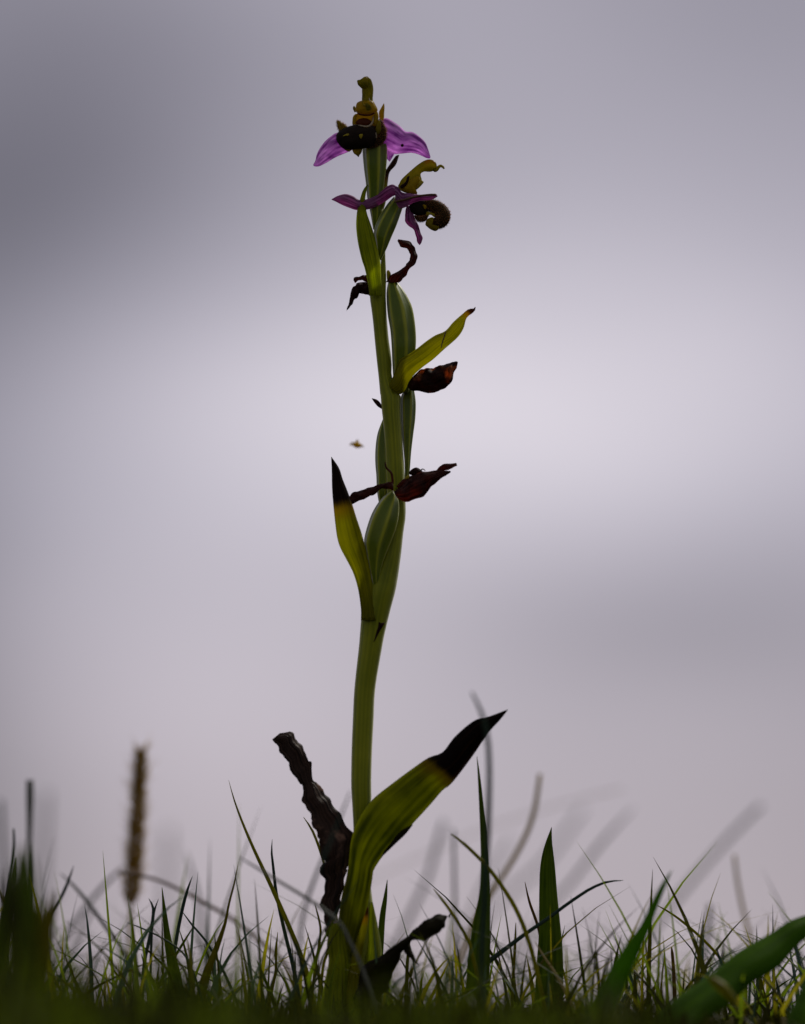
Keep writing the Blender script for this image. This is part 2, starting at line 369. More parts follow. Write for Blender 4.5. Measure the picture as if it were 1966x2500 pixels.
M = dict(
 stem=plant('stem_green', (.095, .122, .0015), (.20, .22, .006), veins=7, vein_amt=.9, transl=.0, rough=.42, bump=.3, sss=.6, spec=.10, sheen=.35),
 ovary=plant('ovary_green', (.060, .095, .001), (.27, .29, .02), veins=6, vein_amt=.9, transl=.0, rough=.36, bump=.25, ridge=True, sss=.4, spec=.16, sheen=.35),
 bract=plant('bract_green', (.095, .115, .002), (.215, .23, .006), veins=7, vein_amt=1.0, transl=.68, tcol=(2.9, 3.0, 1.0), sheen=.2),
 bract_tip=plant('bract_scorched', (.100, .105, .001), (.19, .185, .003), veins=7, vein_amt=1.0, transl=.64, tcol=(2.8, 2.8, 1.0), tip=((.010, .004, .002), .285, .035, (.17, .13, .002)), sheen=.15),
 bract_small=plant('bract_browned', (.15, .15, .008), (.22, .21, .012), veins=7, vein_amt=.5, transl=.5, tip=((.035, .013, .004), .36, .03, (.13, .07, .008))),
 bract_spot=plant('bract_yellowed', (.115, .115, .002), (.22, .21, .005), veins=8, vein_amt=.9, transl=.68, tcol=(2.8, 2.8, 1.0), tip=((.05, .017, .004), .085, .025, (.20, .13, .004))),
 leaf_tip=plant('leaf_scorched', (.045, .055, .001), (.165, .170, .002), veins=4, vein_amt=1.1, transl=.58, tcol=(2.4, 2.5, 1.0), tip=((.006, .003, .002), .30, .016, (.10, .075, .002)), spec=.03, sheen=.1),
 dead=plant('withered_leaf', (.005, .0035, .003), (.036, .021, .014), veins=7, vein_amt=1.0, transl=.05, tcol=(1.5, 1, .6), rough=.55, bump=1.0, blotch=.06, blotch_col=(.12, .07, .045), spec=.05),
 deadleaf=plant('dead_curled_leaf', (.004, .004, .0015), (.012, .010, .003), veins=6, vein_amt=.8, transl=.1, rough=.7, bump=.6, spec=.05),
 wither=plant('withered_petal', (.016, .006, .005), (.085, .036, .027), veins=6, vein_amt=1.1, transl=.60, tcol=(3.2, 1.9, 1.3), rough=.6, bump=.9, spec=.06),
 wither_dark=plant('dark_withered_petal', (.012, .004, .004), (.035, .012, .008), veins=6, vein_amt=.8, transl=.5, tcol=(3.2, 1.4, .9), rough=.6, bump=.8, spec=.08),
 wither_amber=plant('amber_withered_petal', (.010, .004, .003), (.034, .013, .008), veins=5, vein_amt=.9, transl=.55, tcol=(2.6, 1.9, .9), rough=.6, bump=.9, blotch=.10, blotch_col=(.24, .10, .03), spec=.06),
 sepal=plant('purple_sepal', (.22, .060, .27), (.64, .42, .68), veins=4, vein_amt=1.1, transl=.62, tcol=(1.5, 1.25, 1.5), rough=.55, bump=.35, sheen=.2, grain=900, spec=.06),
 sepal_old=plant('aged_purple_sepal', (.09, .018, .075), (.36, .17, .32), veins=4, vein_amt=1.0, transl=.56, tcol=(1.6, 1.15, 1.5), rough=.55, bump=.5, blotch=.12, blotch_col=(.06, .02, .025), spec=.06),
 midrib=plant('brown_midrib', (.05, .026, .014), (.11, .065, .035), veins=3, transl=.1, spec=.1),
 column=plant('yellow_column', (.22, .155, .003), (.34, .255, .006), veins=3, vein_amt=.5, transl=.5, tcol=(2.0, 1.8, .5), rough=.4, bump=.1, blotch=.1, blotch_col=(.16, .06, .004)),
 hood=plant('green_hood', (.075, .080, .002), (.24, .205, .007), veins=2, vein_amt=.7, transl=.6, tcol=(2.2, 2.1, .7), rough=.32, bump=.15, blotch=.12, blotch_col=(.17, .075, .006), spec=.08),
 cavity=plant('maroon_cavity', (.05, .008, .001), (.085, .018, .002), veins=3, vein_amt=.3, transl=.3, rough=.4, spec=.1),
 rim=plant('pale_rim', (.30, .25, .15), (.42, .36, .25), veins=3, vein_amt=.3, transl=.3, rough=.4),
 lip=plant('dark_velvet_lip', (.004, .0025, .002), (.013, .008, .004), veins=6, vein_amt=.3, transl=.0, rough=.7, bump=.6, spec=.06),
 lobe=plant('brown_velvet_lobe', (.010, .006, .002), (.034, .020, .005), veins=4, vein_amt=.4, transl=.1, rough=.7, bump=.6, spec=.06),
 mark=plant('yellow_marking', (.19, .155, .006), (.26, .21, .012), veins=2, vein_amt=.2, transl=.2, spec=.1),
 appendage=plant('olive_appendage', (.15, .125, .003), (.23, .19, .006), veins=3, vein_amt=.3, transl=.55, tcol=(1.6, 1.5, .6), spec=.1),
 hair=plant('brown_hair', (.26, .13, .045), (.40, .21, .08), veins=1, vein_amt=.1, transl=.5, tcol=(1.5, 1.3, 1), bump=0),
 straw=plant('straw', (.22, .17, .02), (.30, .23, .04), veins=5, vein_amt=.4, transl=.4),
 g_yel=plant('yellow_green_grass', (.080, .086, .003), (.160, .150, .007), veins=4, vein_amt=.8, transl=.58, tcol=(2.3, 2.3, 1.2)),
 g_mid=plant('mid_green_grass', (.030, .052, .003), (.080, .110, .007), veins=5, vein_amt=1.0, transl=.58, tcol=(2.3, 2.3, 1.2)),
 g_deep=plant('deep_green_grass', (.032, .085, .001), (.065, .150, .003), veins=4, vein_amt=.7, transl=.58, tcol=(2.2, 2.2, 1.0)),
 g_blue=plant('blue_green_grass', (.016, .034, .026), (.040, .066, .044), veins=4, vein_amt=.7, transl=.3, tcol=(1.2, 1.3, 1)),
 g_olive=plant('olive_grass', (.060, .062, .003), (.115, .102, .007), veins=4, vein_amt=.8, transl=.58, tcol=(2.3, 2.3, 1.2)),
 g_red=plant('reddish_grass', (.07, .042, .010), (.13, .08, .016), veins=4, vein_amt=.5, transl=.35),
 g_pale=plant('pale_dry_grass', (.24, .20, .10), (.34, .29, .16), veins=4, vein_amt=.4, transl=.5, tcol=(1.2, 1.2, 1)),
 g_grey=plant('grey_green_grass', (.09, .10, .085), (.14, .15, .125), veins=4, vein_amt=.4, transl=.4, tcol=(1.2, 1.2, 1.1)),
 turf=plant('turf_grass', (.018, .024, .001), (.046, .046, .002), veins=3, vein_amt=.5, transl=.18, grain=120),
 turf_dark=plant('shaded_turf_grass', (.010, .014, .0006), (.024, .025, .0012), veins=3, vein_amt=.5, transl=.12, grain=120, spec=.05),  # darker copy of turf, shade between dense blades put into its colour
 spike=plant('ripe_spike', (.15, .085, .002), (.30, .18, .004), veins=4, vein_amt=.5, transl=.5, tcol=(2, 1.8, 1), grain=300, spec=.06),
 awn=plant('seed_bristle', (.22, .15, .03), (.30, .22, .06), veins=1, transl=.5, bump=0),
 wing=plant('insect_wing', (.45, .42, .38), (.55, .5, .45), veins=3, transl=.75, tcol=(1.2, 1.2, 1.2), rough=.3),
 insect=plant('insect_body', (.62, .44, .015), (.42, .26, .01), veins=2, vein_amt=.8, transl=.4, tcol=(1.3, 1.2, .8)),
 soil=plant('turf_soil', (.020, .017, .006), (.040, .034, .012), veins=1, vein_amt=.1, transl=0, rough=.95, grain=160, bump=.5, spec=.02),
)

# ------------------------------------------------------------------ ground: a low turf bank with the orchid on its crest
def gz(y):
    y = np.asarray(y, float)
    f = np.where(y < 0, np.maximum(.07 * y, -.085 - .004 * np.abs(y)),
                 -.085 * y)
    f = np.where(y > 1.2, -.102 - .02 * (y - 1.2), f)
    return f + .003
xs = np.concatenate([-np.geomspace(600, .6, 14), np.linspace(-.5, .5, 41), np.geomspace(.6, 600, 14)])
ys = np.concatenate([-np.geomspace(300, 1.7, 12), np.linspace(-1.6, 2.0, 121), np.geomspace(2.1, 900, 24)])
g = Geo(); GX, GY = np.meshgrid(xs, ys)
GZ = gz(GY) + np.where((abs(GX) < .6) & (abs(GY) < 2), .0018 * np.sin(GX * 71 + 1) * np.sin(GY * 53), 0)
nx = len(xs)
g.add(np.stack([GX, GY, GZ], -1).reshape(-1, 3), [(j * nx + i, j * nx + i + 1, (j + 1) * nx + i + 1, (j + 1) * nx + i)
      for j in range(len(ys) - 1) for i in range(nx - 1)], np.stack([GX, GY], -1).reshape(-1, 2))
obj('ground', g, M['soil'], kind='structure')

# ------------------------------------------------------------------ the bee orchid
base = at(872, 2478, 0)
ORC = thing('bee_orchid', 'tall single bee orchid with purple flowers on top of a green stem', 'orchid', base)

# stem, from the root to the top
SL = [(842, 2500), (845, 2430), (850, 2330), (858, 2200), (862, 2080)] + ZA((578, 900), (568, 700), (563, 600), (566, 400), (574, 200), (584, 0)) + \
     Z5((497, 2050), (508, 1920), (518, 1790), (528, 1650), (560, 1450), (640, 1250), (720, 1000), (790, 700)) + \
     Z4((702, 1050), (695, 850), (690, 700), (666, 400), (650, 250), (636, 80)) + Z3((604, 1640), (590, 1480), (570, 1300), (550, 1100), (531, 900), (512, 750), (500, 640)) + \
     Z3((560, 520), (600, 400), (610, 280))  + Z2((600, 900), (590, 760), (575, 640))
SR = [(932, 2500), (930, 2430), (928, 2360), (922, 2280), (905, 2160)] + ZA((665, 900), (690, 720), (690, 600), (695, 400), (705, 200), (716, 0)) + \
     Z5((738, 2060), (760, 1940), (792, 1800), (832, 1640), (888, 1420), (935, 1100), (962, 850), (986, 660)) + \
     Z4((890, 1050), (885, 850), (874, 700), (854, 400), (845, 250), (848, 80)) + Z3((795, 1640), (722, 1480), (718, 1300), (690, 1100), (672, 900), (664, 750), (660, 640)) + \
     Z3((664, 520), (662, 400), (656, 280)) + Z2((720, 900), (712, 760), (700, 640))
obj('stem', body(SL, SR, .95, d=[0, 0, 0, 0, 0, 0, 0, 0, 0, .5, 1, 1, 1], n=110, k=24), M['stem'], ORC)
# faint brown scar where the lowest bract clasps the stem
obj('leaf_scar', leaf(Z5((690, 1690), (685, 1760), (690, 1830), (670, 1910), (645, 2000)), Z5((700, 1690), (722, 1800), (768, 1795), (712, 1890), (655, 2000)), bulge=.3, d=-3.2, n=14, m=5, thick=.25), M['wither_dark'], ORC)

# ovaries (seed capsules), ribbed
def ovary(L, R, d, ratio=.9, ribs=6, amp=.16, ph=.5, n=34):
    return obj('ovary', body(L, R, ratio, d=d, n=n, k=48, ribs=ribs, amp=amp, ph=ph), M['ovary'], ORC)
ovary(Z2((480, -40), (486, 100), (500, 250), (518, 400), (532, 560), (560, 700), (592, 900)), Z2((735, -40), (734, 100), (724, 250), (706, 400), (690, 560), (672, 740), (625, 910)), [-1, -1, -.5, 0, 0])
ovary(Z2((822, 540), (740, 640), (650, 790), (603, 930), (620, 1050), (650, 1200)), Z2((918, 640), (845, 840), (785, 980), (733, 1110), (692, 1200), (668, 1240)), [-1, -2, -2, -1], ph=.2)
ovary(Z3((690, 500), (672, 600), (672, 700), (685, 850), (710, 1000), (722, 1150), (728, 1300), (738, 1480), (760, 1620)), Z3((762, 510), (828, 600), (880, 690), (920, 790), (946, 950), (955, 1100), (947, 1240), (930, 1400), (880, 1620)), [1, 0, -1, -1, 0, 1], ph=.9)
ovary(Z4((905, 20), (852, 130), (850, 250), (858, 450), (876, 650), (888, 800), (890, 920), (880, 1080)), Z4((980, 20), (1000, 180), (995, 350), (977, 500), (955, 700), (942, 880), (925, 1000), (900, 1100)), [3, 2.5, 2, 2], ph=.3)
ovary(Z4((668, 340), (612, 500), (591, 650), (588, 800), (599, 950), (604, 1100), (622, 1230)), Z4((690, 340), (720, 500), (740, 650), (750, 800), (750, 950), (735, 1100), (690, 1260)), [3, 2.5, 2, 2])
ovary(Z5((850, 410), (760, 480), (692, 560), (620, 700), (558, 920), (570, 1050), (600, 1200), (640, 1370), (676, 1560)), Z5((885, 470), (912, 530), (908, 680), (872, 830), (815, 980), (760, 1120), (722, 1250), (700, 1400), (690, 1560)), [-4, -4.5, -4, -3.5, -2.5], ph=.75)

# bracts
def bract(L, R, mat, d, bulge=1.6, **kw): return obj('bract', leaf(L, R, bulge=bulge, d=d, n=44, m=11, **kw), M[mat], ORC)
bract(Z2((835, 95), (775, 180), (722, 265), (692, 350), (682, 480), (664, 640), (640, 800)), Z2((878, 80), (840, 190), (772, 272), (752, 380), (728, 600), (684, 740), (652, 860)), 'bract_small', [0, 0, 1, 1, 1])
bract(Z2((530, 400), (478, 470), (440, 590), (415, 690), (403, 830), (410, 950), (430, 1080), (468, 1240)) + Z3((445, 370), (470, 470), (486, 560), (496, 660)),
      Z2((536, 403), (512, 500), (502, 590), (522, 720), (560, 830), (596, 940), (632, 1080), (668, 1240)) + Z3((610, 390), (614, 500), (618, 560), (622, 660)), 'bract', [-1, -3, -3.5, -3.5, -2.6], bulge=1.8)
bract(Z3((1548, 768), (1535, 785), (1480, 792), (1420, 840), (1330, 920), (1250, 1008), (1150, 1052), (1060, 1112), (960, 1190), (870, 1250), (800, 1290), (775, 1340), (735, 1450), (690, 1550)),
      Z3((1552, 775), (1545, 805), (1520, 832), (1462, 880), (1430, 985), (1370, 1075), (1240, 1190), (1130, 1290), (1020, 1372), (935, 1450), (885, 1520), (855, 1590), (800, 1640), (735, 1610)), 'bract_spot', [-10, -8, -6, -4, -1.6], bulge=2.0)
bract(Z5((208, 66), (214, 200), (218, 400), (234, 600), (250, 750), (270, 900), (302, 1010), (370, 1140), (440, 1280), (490, 1450), (518, 1650), (518, 1770)),
      Z5((213, 66), (290, 180), (330, 300), (382, 430), (432, 570), (472, 700), (522, 850), (560, 990), (592, 1120), (622, 1280), (652, 1480), (702, 1770)), 'bract_tip', [-3, -4, -4, -3.6, -3.0], bulge=2.0)
obj('scorch_or_crease', leaf(Z3((1250, 1012), (1232, 1070), (1215, 1120), (1205, 1180)), Z3((1262, 1012), (1246, 1070), (1228, 1120), (1212, 1180)), bulge=.2, d=-8.9, n=12, m=5, thick=.2), M['midrib'], ORC)  # thin brown line along the bend crease of the bract
# thin curling brown bract tip left of the stem
obj('bract', leaf(Z4((545, 140), (575, 185), (610, 225), (650, 250)), Z4((550, 138), (600, 152), (635, 185), (660, 230)), bulge=.3, d=1, n=14, m=5), M['wither_dark'], ORC, label='tiny dark brown bract tip left of the stem')

# leaves at the foot
obj('leaf', leaf(ZA((1556, 133), (1430, 180), (1340, 205), (1220, 305), (1140, 405), (1050, 440), (920, 530), (800, 620), (692, 710), (610, 830), (565, 950), (548, 1100)) + ZB((530, 280), (500, 400), (480, 600), (500, 760)),
     ZA((1552, 140), (1505, 200), (1425, 290), (1330, 430), (1200, 600), (1142, 645), (1060, 740), (950, 860), (850, 970), (780, 1040)) + [(914, 2122)] + ZB((698, 270), (675, 400), (640, 560), (600, 680), (560, 780)), bulge=3.2, d=[-16, -14, -12, -10, -7, -5.5, -5], n=70, m=13, thick=.5, ripple=.12), M['leaf_tip'], ORC, label='green basal leaf with black scorched tip')
obj('scorch_or_crease', leaf(ZA((950, 862), (880, 890), (820, 970), (770, 1030)), ZA((952, 866), (905, 925), (842, 985), (752, 1072)), bulge=.5, d=-9.9, n=14, m=5, thick=.5), M['deadleaf'], ORC)
obj('withered_leaf', leaf(ZA((62, 325), (120, 420), (190, 520), (245, 600), (250, 690), (290, 790), (330, 900), (372, 1010), (385, 1100)) + ZB((372, 180), (392, 300), (380, 430), (398, 560), (420, 680), (470, 800)),
     ZA((125, 275), (180, 285), (230, 330), (270, 390), (300, 450), (315, 540), (380, 640), (430, 720), (490, 800), (560, 930), (552, 1080)) + ZB((530, 250), (505, 400), (480, 560), (500, 700), (520, 800)), bulge=1.1, d=[-4, -4, -5, -5, -4, -4], n=110, m=21, thick=.28, ripple=1.1, seed=3, ragged=3.6, turn=1.6), M['dead'], ORC, label='black shrivelled basal leaf leaning left')
obj('withered_leaf', leaf(ZB((1190, 512), (1150, 498), (1110, 490), (1050, 530), (960, 570), (900, 630), (830, 700), (720, 770), (650, 825), (600, 950), (560, 1080)),
     ZB((1188, 518), (1158, 540), (1150, 580), (1100, 625), (1030, 660), (965, 665), (905, 730), (850, 800), (815, 900), (770, 1000), (740, 1100)), bulge=3.0, d=[-16, -18, -18, -14, -10, -8], n=60, m=13, thick=.6, ripple=.9, seed=5, ragged=2.5), M['deadleaf'], ORC, label='dark curled dead leaf at the foot')
obj('withered_leaf', leaf(ZB((880, 690), (900, 740), (935, 775), (960, 800), (992, 822)), ZB((925, 660), (945, 720), (965, 765), (975, 795), (995, 818)), bulge=.8, d=-16, n=18, m=7, ripple=.4, seed=8), M['deadleaf'], ORC, label='torn hanging flap of the dead leaf')
# sheaths round the foot of the stem
obj('sheath', leaf(ZB((690, 420), (660, 560), (640, 700), (600, 850), (560, 1000), (540, 1190)), ZB((700, 420), (730, 560), (756, 720), (745, 850), (735, 1000), (730, 1190)), bulge=4.5, d=-2, n=30, m=11, thick=.5), M['bract'], ORC)
obj('sheath', leaf(ZB((665, 450), (630, 560), (590, 680), (560, 800), (520, 1000), (500, 1190)), ZB((672, 450), (668, 560), (640, 700), (622, 820), (610, 1000), (600, 1190)), bulge=2.0, d=-7, n=30, m=9, thick=.5), M['bract_spot'], ORC)
obj('sheath', leaf(ZB((440, 560), (410, 680), (420, 800), (390, 950), (360, 1190)), ZB((520, 540), (540, 680), (560, 800), (570, 950), (600, 1190)), bulge=3.5, d=-6, n=30, m=9, thick=.5), M['leaf_tip'] if False else M['bract'], ORC)

# ---- top flower
F1 = obj('flower', body(T1((780, 900), (778, 760), (785, 640), (780, 480), (795, 330), (825, 190), (885, 85)),
                        T1((1130, 900), (1105, 760), (1112, 640), (1122, 480), (1105, 330), (1055, 180), (955, 83)), .85, d=[-4, -3.5, -3.5, -4, -5], n=40, k=22), M['hood'], ORC, label='top flower with two drooping purple sepals and furry dark lip')
obj('beak', body(T1((630, 215), (660, 185), (720, 175), (780, 140), (850, 90), (930, 78)), T1((636, 235), (660, 330), (720, 390), (790, 450), (880, 440), (980, 400)), .8, d=[-6, -6, -5.6, -5, -4.6], n=22, k=16), M['hood'], F1)
obj('column', blob(T1((640, 860), (780, 800), (940, 790), (1090, 800), (1170, 900), (1250, 1080), (1170, 1170), (1000, 1225), (800, 1220), (640, 1170), (590, 1100), (600, 960)), 2.2, 1.5, d=-4.5), M['column'], F1)
obj('stigma', blob(T1((850, 900), (960, 880), (1050, 960), (1070, 1060), (960, 1110), (870, 1060)), .45, .5, d=-6.3, n=8, k=20), M['hood'], F1)
obj('anther_thread', tube(cT1((880, 760, 20), (800, 780, 26), (790, 840, 28), (830, 930, 26), (900, 950, 22)), d=-6.9, n=16, k=8), M['mark'], F1)
obj('anther_thread', tube(cT1((1000, 720, 18), (1010, 790, 30), (1060, 840, 26), (1110, 880, 20)), d=-6.6, n=12, k=8), M['rim'], F1)
obj('cavity', blob(T1((600, 1470), (640, 1380), (760, 1330), (900, 1325), (1010, 1370), (1060, 1430), (1020, 1510), (900, 1545), (700, 1540)), .5, 1.0, d=-4.6, k=30), M['cavity'], F1)
obj('throat', blob(T1((520, 1260), (620, 1190), (840, 1180), (1130, 1160), (1250, 1260), (1230, 1400), (1210, 1530), (1050, 1600), (800, 1600), (520, 1540), (495, 1400)), 1.0, 1.0, d=-3.6), M['column'], F1)
obj('throat_band', tube(cT1((640, 1180, 40), (740, 1215, 55), (900, 1235, 55), (1060, 1215, 55), (1160, 1160, 40)), d=-6.3, n=18, k=8), M['cavity'], F1)
obj('rim', tube(cT1((1180, 1240, 60), (1130, 1300, 70), (1110, 1420, 70), (1020, 1540, 60), (900, 1575, 55), (760, 1550, 45), (600, 1530, 35), (520, 1520, 25)), d=-5.0, n=30, k=10), M['rim'], F1)
obj('side_arm', body(T1((1150, 1150), (1120, 1280), (1120, 1420), (1160, 1540)), T1((1240, 1120), (1280, 1260), (1260, 1400), (1220, 1560)), .8, d=-5, n=14, k=12), M['column'], F1)
obj('side_arm', body(T1((590, 1190), (520, 1290), (495, 1420), (500, 1520)), T1((650, 1220), (620, 1300), (600, 1420), (580, 1520)), .8, d=-4.8, n=14, k=12), M['column'], F1)
lipg = blob(T2((125, 620), (160, 510), (330, 385), (500, 320), (700, 280), (820, 330), (960, 362), (1060, 340), (1160, 300), (1225, 400), (1250, 520), (1262, 640), (1200, 780), (1080, 900), (900, 935), (700, 960), (500, 975), (300, 930), (190, 810), (135, 720)), 3.4, 1.5, d=-5.0, n=18, k=60, lump=.05)
LIP = obj('lip', lipg, M['lip'], F1)
obj('lip_base', blob(T2((1000, 250), (1330, 180), (1400, 350), (1380, 560), (1290, 800), (1100, 860), (1000, 600)), .8, .8, d=-2.6, n=10, k=26), M['lobe'], F1)
obj('fuzz', fuzz(lipg, 1600, .40, .06, 11), M['lobe'], F1, kind='stuff')
obj('marking', blob(T2((310, 600), (380, 545), (470, 525), (515, 545), (480, 590), (390, 600)), .28, .2, d=-8.0, n=8, k=20), M['mark'], F1)
obj('marking', blob(T2((765, 555), (860, 535), (860, 600), (820, 670), (770, 620)), .28, .2, d=-8.33, n=8, k=20), M['mark'], F1)
obj('marking', blob(T2((1190, 450), (1230, 480), (1255, 600), (1240, 660), (1205, 560)), .3, .2, d=-5.9, n=8, k=20), M['rim'], F1)
lob = blob(T2((1330, 120), (1400, 180), (1480, 320), (1525, 480), (1510, 640), (1450, 750), (1370, 830), (1250, 890), (1070, 915), (1150, 800), (1235, 680), (1265, 560), (1220, 420), (1240, 280)), 1.3, 1.2, d=-4.2, k=44)
obj('side_lobe', lob, M['lobe'], F1)
obj('side_lobe_face', blob(T2((1325, 140), (1362, 230), (1372, 420), (1310, 550), (1262, 530), (1225, 400), (1250, 260)), .6, .5, d=-5.5, k=24, n=10), M['appendage'], F1)
obj('fuzz', fuzz(lob, 1700, .75, .085, 4, keep=lambda p: True), M['hair'], F1, kind='stuff')
lob2 = blob(T2((140, 180), (205, 165), (300, 230), (420, 320), (420, 420), (230, 500), (180, 380), (150, 280)), .9, .8, d=-4.0, k=30)
obj('side_lobe', lob2, M['appendage'], F1)
obj('fuzz', fuzz(lob2, 600, .65, .08, 5), M['hair'], F1, kind='stuff')
obj('appendage', leaf(T2((560, 900), (580, 1000), (620, 1080), (690, 1130), (740, 1178)), T2((860, 900), (848, 1000), (820, 1070), (780, 1120), (750, 1180)), bulge=.7, d=-4.2, n=18, m=9), M['appendage'], F1)
obj('appendage', leaf(T2((300, 900), (360, 970), (420, 1010), (480, 1030)), T2((580, 930), (560, 970), (530, 1000), (490, 1035)), bulge=.4, d=-4.0, n=12, m=7), M['appendage'], F1)
obj('sepal', leaf(Z1((900, 560), (950, 548), (1010, 572), (1080, 618), (1140, 675), (1165, 690), (1225, 692), (1300, 738), (1360, 798), (1390, 870), (1415, 950)),
                  Z1((870, 800), (900, 850), (960, 885), (1040, 922), (1100, 920), (1190, 910), (1260, 918), (1320, 940), (1365, 962), (1400, 970), (1412, 966)), bulge=1.7, d=[-1, -1, -2, -4], n=44, m=13, thick=.3, ripple=.2, seed=2), M['sepal'], F1)
obj('sepal', leaf(Z1((560, 690), (440, 700), (380, 735), (320, 785), (262, 860), (228, 930), (215, 990), (193, 1030)),
                  Z1((640, 850), (590, 885), (500, 925), (420, 960), (340, 1008), (262, 1048), (215, 1053), (195, 1045)), bulge=1.6, d=[-1, -1, -2, -4], n=40, m=13, thick=.3, ripple=.12, seed=6), M['sepal'], F1)
obj('sepal', leaf(Z1((940, 830), (950, 900), (955, 960), (985, 1000)), Z1((1060, 870), (1045, 910), (1020, 955), (990, 1003)), bulge=.8, d=1.5, n=18, m=9, thick=.3), M['sepal'], F1)
obj('petal', leaf(T1((1430, 880), (1360, 1000), (1290, 1140), (1290, 1280), (1300, 1380)), T1((1442, 882), (1455, 1000), (1445, 1180), (1440, 1300), (1420, 1400)), bulge=.8, d=-2.5, n=20, m=9), M['column'], F1)
obj('petal', leaf(T1((545, 955), (510, 1000), (520, 1070), (560, 1150)), T1((560, 955), (592, 1010), (598, 1080), (595, 1150)), bulge=.4, d=-3, n=14, m=7), M['appendage'], F1)
obj('petal_vein_spot', blob(Z1((1105, 825), (1125, 815), (1138, 830), (1128, 848), (1108, 845)), .25, .2, d=-3.75, n=8, k=14), M['wither_amber'], F1)

# ---- second flower, seen from the side
F2 = obj('flower', body(T3((1165, 290), (1140, 190), (1060, 120), (960, 98), (830, 130), (640, 250), (430, 430), (230, 620), (170, 730), (130, 820), (200, 930)),
                        T3((1085, 400), (1010, 425), (940, 430), (880, 425), (820, 425), (740, 470), (735, 540), (760, 640), (720, 760), (620, 900), (640, 1030)), .5, d=[-3, -3, -3, -3], n=40, k=22), M['hood'], ORC, label='lower flower seen side-on with curled furry lip')
obj('beak', tube(cT3((1080, 330, 110), (1110, 390, 95), (1160, 370, 90), (1200, 310, 88), (1260, 272, 75), (1320, 300, 66), (1355, 350, 40)), d=-3, n=24, k=12), M['hood'], F2)
obj('column', blob(T3((300, 760), (440, 640), (640, 540), (720, 600), (700, 740), (610, 880), (640, 1010), (450, 1010), (260, 960), (200, 880)), 1.6, 1.6, d=-3.8), M['column'], F2)
obj('pollen_mass', blob(T3((640, 720), (740, 640), (800, 680), (812, 710), (740, 800), (620, 905), (580, 860), (600, 780)), .8, .8, d=-4.0, n=10, k=26, lump=.06), M['mark'], F2)
obj('petal', body(T3((430, 540), (370, 570), (330, 690), (230, 770), (170, 810)), T3((440, 560), (420, 640), (380, 740), (310, 830), (210, 880)), .6, d=-5.3, n=16, k=10), M['wither_dark'], F2)
obj('sepal', leaf(Z2((862, 440), (805, 404), (740, 430), (680, 480), (600, 540), (510, 570), (430, 572), (370, 535), (290, 509), (205, 530), (133, 568)),
                  Z2((850, 520), (800, 540), (720, 595), (630, 645), (550, 676), (480, 686), (400, 685), (340, 668), (270, 640), (200, 605), (135, 574)), bulge=1.2, d=[-3, -2.5, -2.2, -2.2, -2, -2], n=44, m=11, thick=.3, ripple=.3, seed=9), M['sepal_old'], F2)
obj('sepal', leaf(T3((40, 800), (130, 830), (240, 970), (430, 1000), (640, 1030), (900, 1032), (1060, 1015), (1140, 1010), (1178, 1070)),
                  T3((60, 1200), (100, 1290), (180, 1395), (340, 1365), (500, 1270), (700, 1200), (900, 1185), (1050, 1160), (1180, 1085)), bulge=1.6, d=[-6, -6.5, -7, -7.5, -8], n=40, m=13, thick=.3, fold=True, ripple=.2, seed=4), M['sepal_old'], F2)
obj('midrib', tube(cT3((30, 1225, 60), (150, 1200, 62), (300, 1170, 60), (460, 1120, 62), (640, 1080, 60), (800, 1055, 56), (1000, 1035, 56), (1140, 1040, 60)), d=[-7.6, -8.2, -8.6, -8.8], n=30, k=10), M['midrib'], F2)
obj('sepal', leaf(Z2((960, 640), (945, 700), (938, 800), (980, 862), (1035, 905), (1060, 980), (1075, 1040), (1098, 1070)),
                  Z2((1040, 650), (1035, 720), (1052, 790), (1085, 850), (1108, 920), (1132, 990), (1122, 1040), (1102, 1072)), bulge=1.5, d=[-4, -4, -3.5, -3], n=36, m=13, thick=.3, fold=True, ripple=.35, seed=12, ragged=.35), M['sepal_old'], F2)
l2 = blob(T3((400, 1380), (520, 1220), (720, 1150), (900, 1200), (930, 1400), (900, 1560), (760, 1620), (600, 1580), (460, 1480)), 2.0, 2.0, d=-4.2)
obj('lip', l2, M['lip'], F2)
l3 = blob(T3((560, 1580), (700, 1620), (930, 1560), (900, 1680), (840, 1740), (720, 1755), (620, 1715)), 1.4, 1.2, d=-4.6)
obj('side_lobe', l3, M['lobe'], F2)
obj('fuzz', fuzz(l3, 800, .6, .08, 21), M['hair'], F2, kind='stuff')
curl = tube(cT3((700, 1300, 230), (860, 1310, 290), (980, 1325, 320), (1100, 1350, 340), (1230, 1440, 390), (1310, 1570, 420), (1290, 1690, 400), (1200, 1770, 350), (1090, 1780, 280), (990, 1750, 190)), d=-4, n=34, k=20, ratio=1.0)
obj('lip', curl, M['lobe'], F2)
obj('fuzz', fuzz(curl, 3000, .62, .08, 22), M['hair'], F2, kind='stuff')
obj('appendage', blob(T3((855, 1830), (880, 1720), (960, 1650), (1070, 1640), (1060, 1760), (1060, 1860), (1230, 1890), (1140, 2000), (1000, 1960), (910, 1890)), 1.3, 1.2, d=-5.5, lump=.05), M['appendage'], F2)
obj('marking', blob(T3((880, 1490), (990, 1500), (1110, 1545), (1100, 1630), (1030, 1580), (960, 1570), (890, 1610)), .5, .5, d=-5.4, n=8, k=18), M['mark'], F2)
obj('marking', blob(T3((790, 1300), (860, 1310), (890, 1370), (850, 1430), (810, 1380)), .6, .5, d=-6.0, n=8, k=18), M['column'], F2)

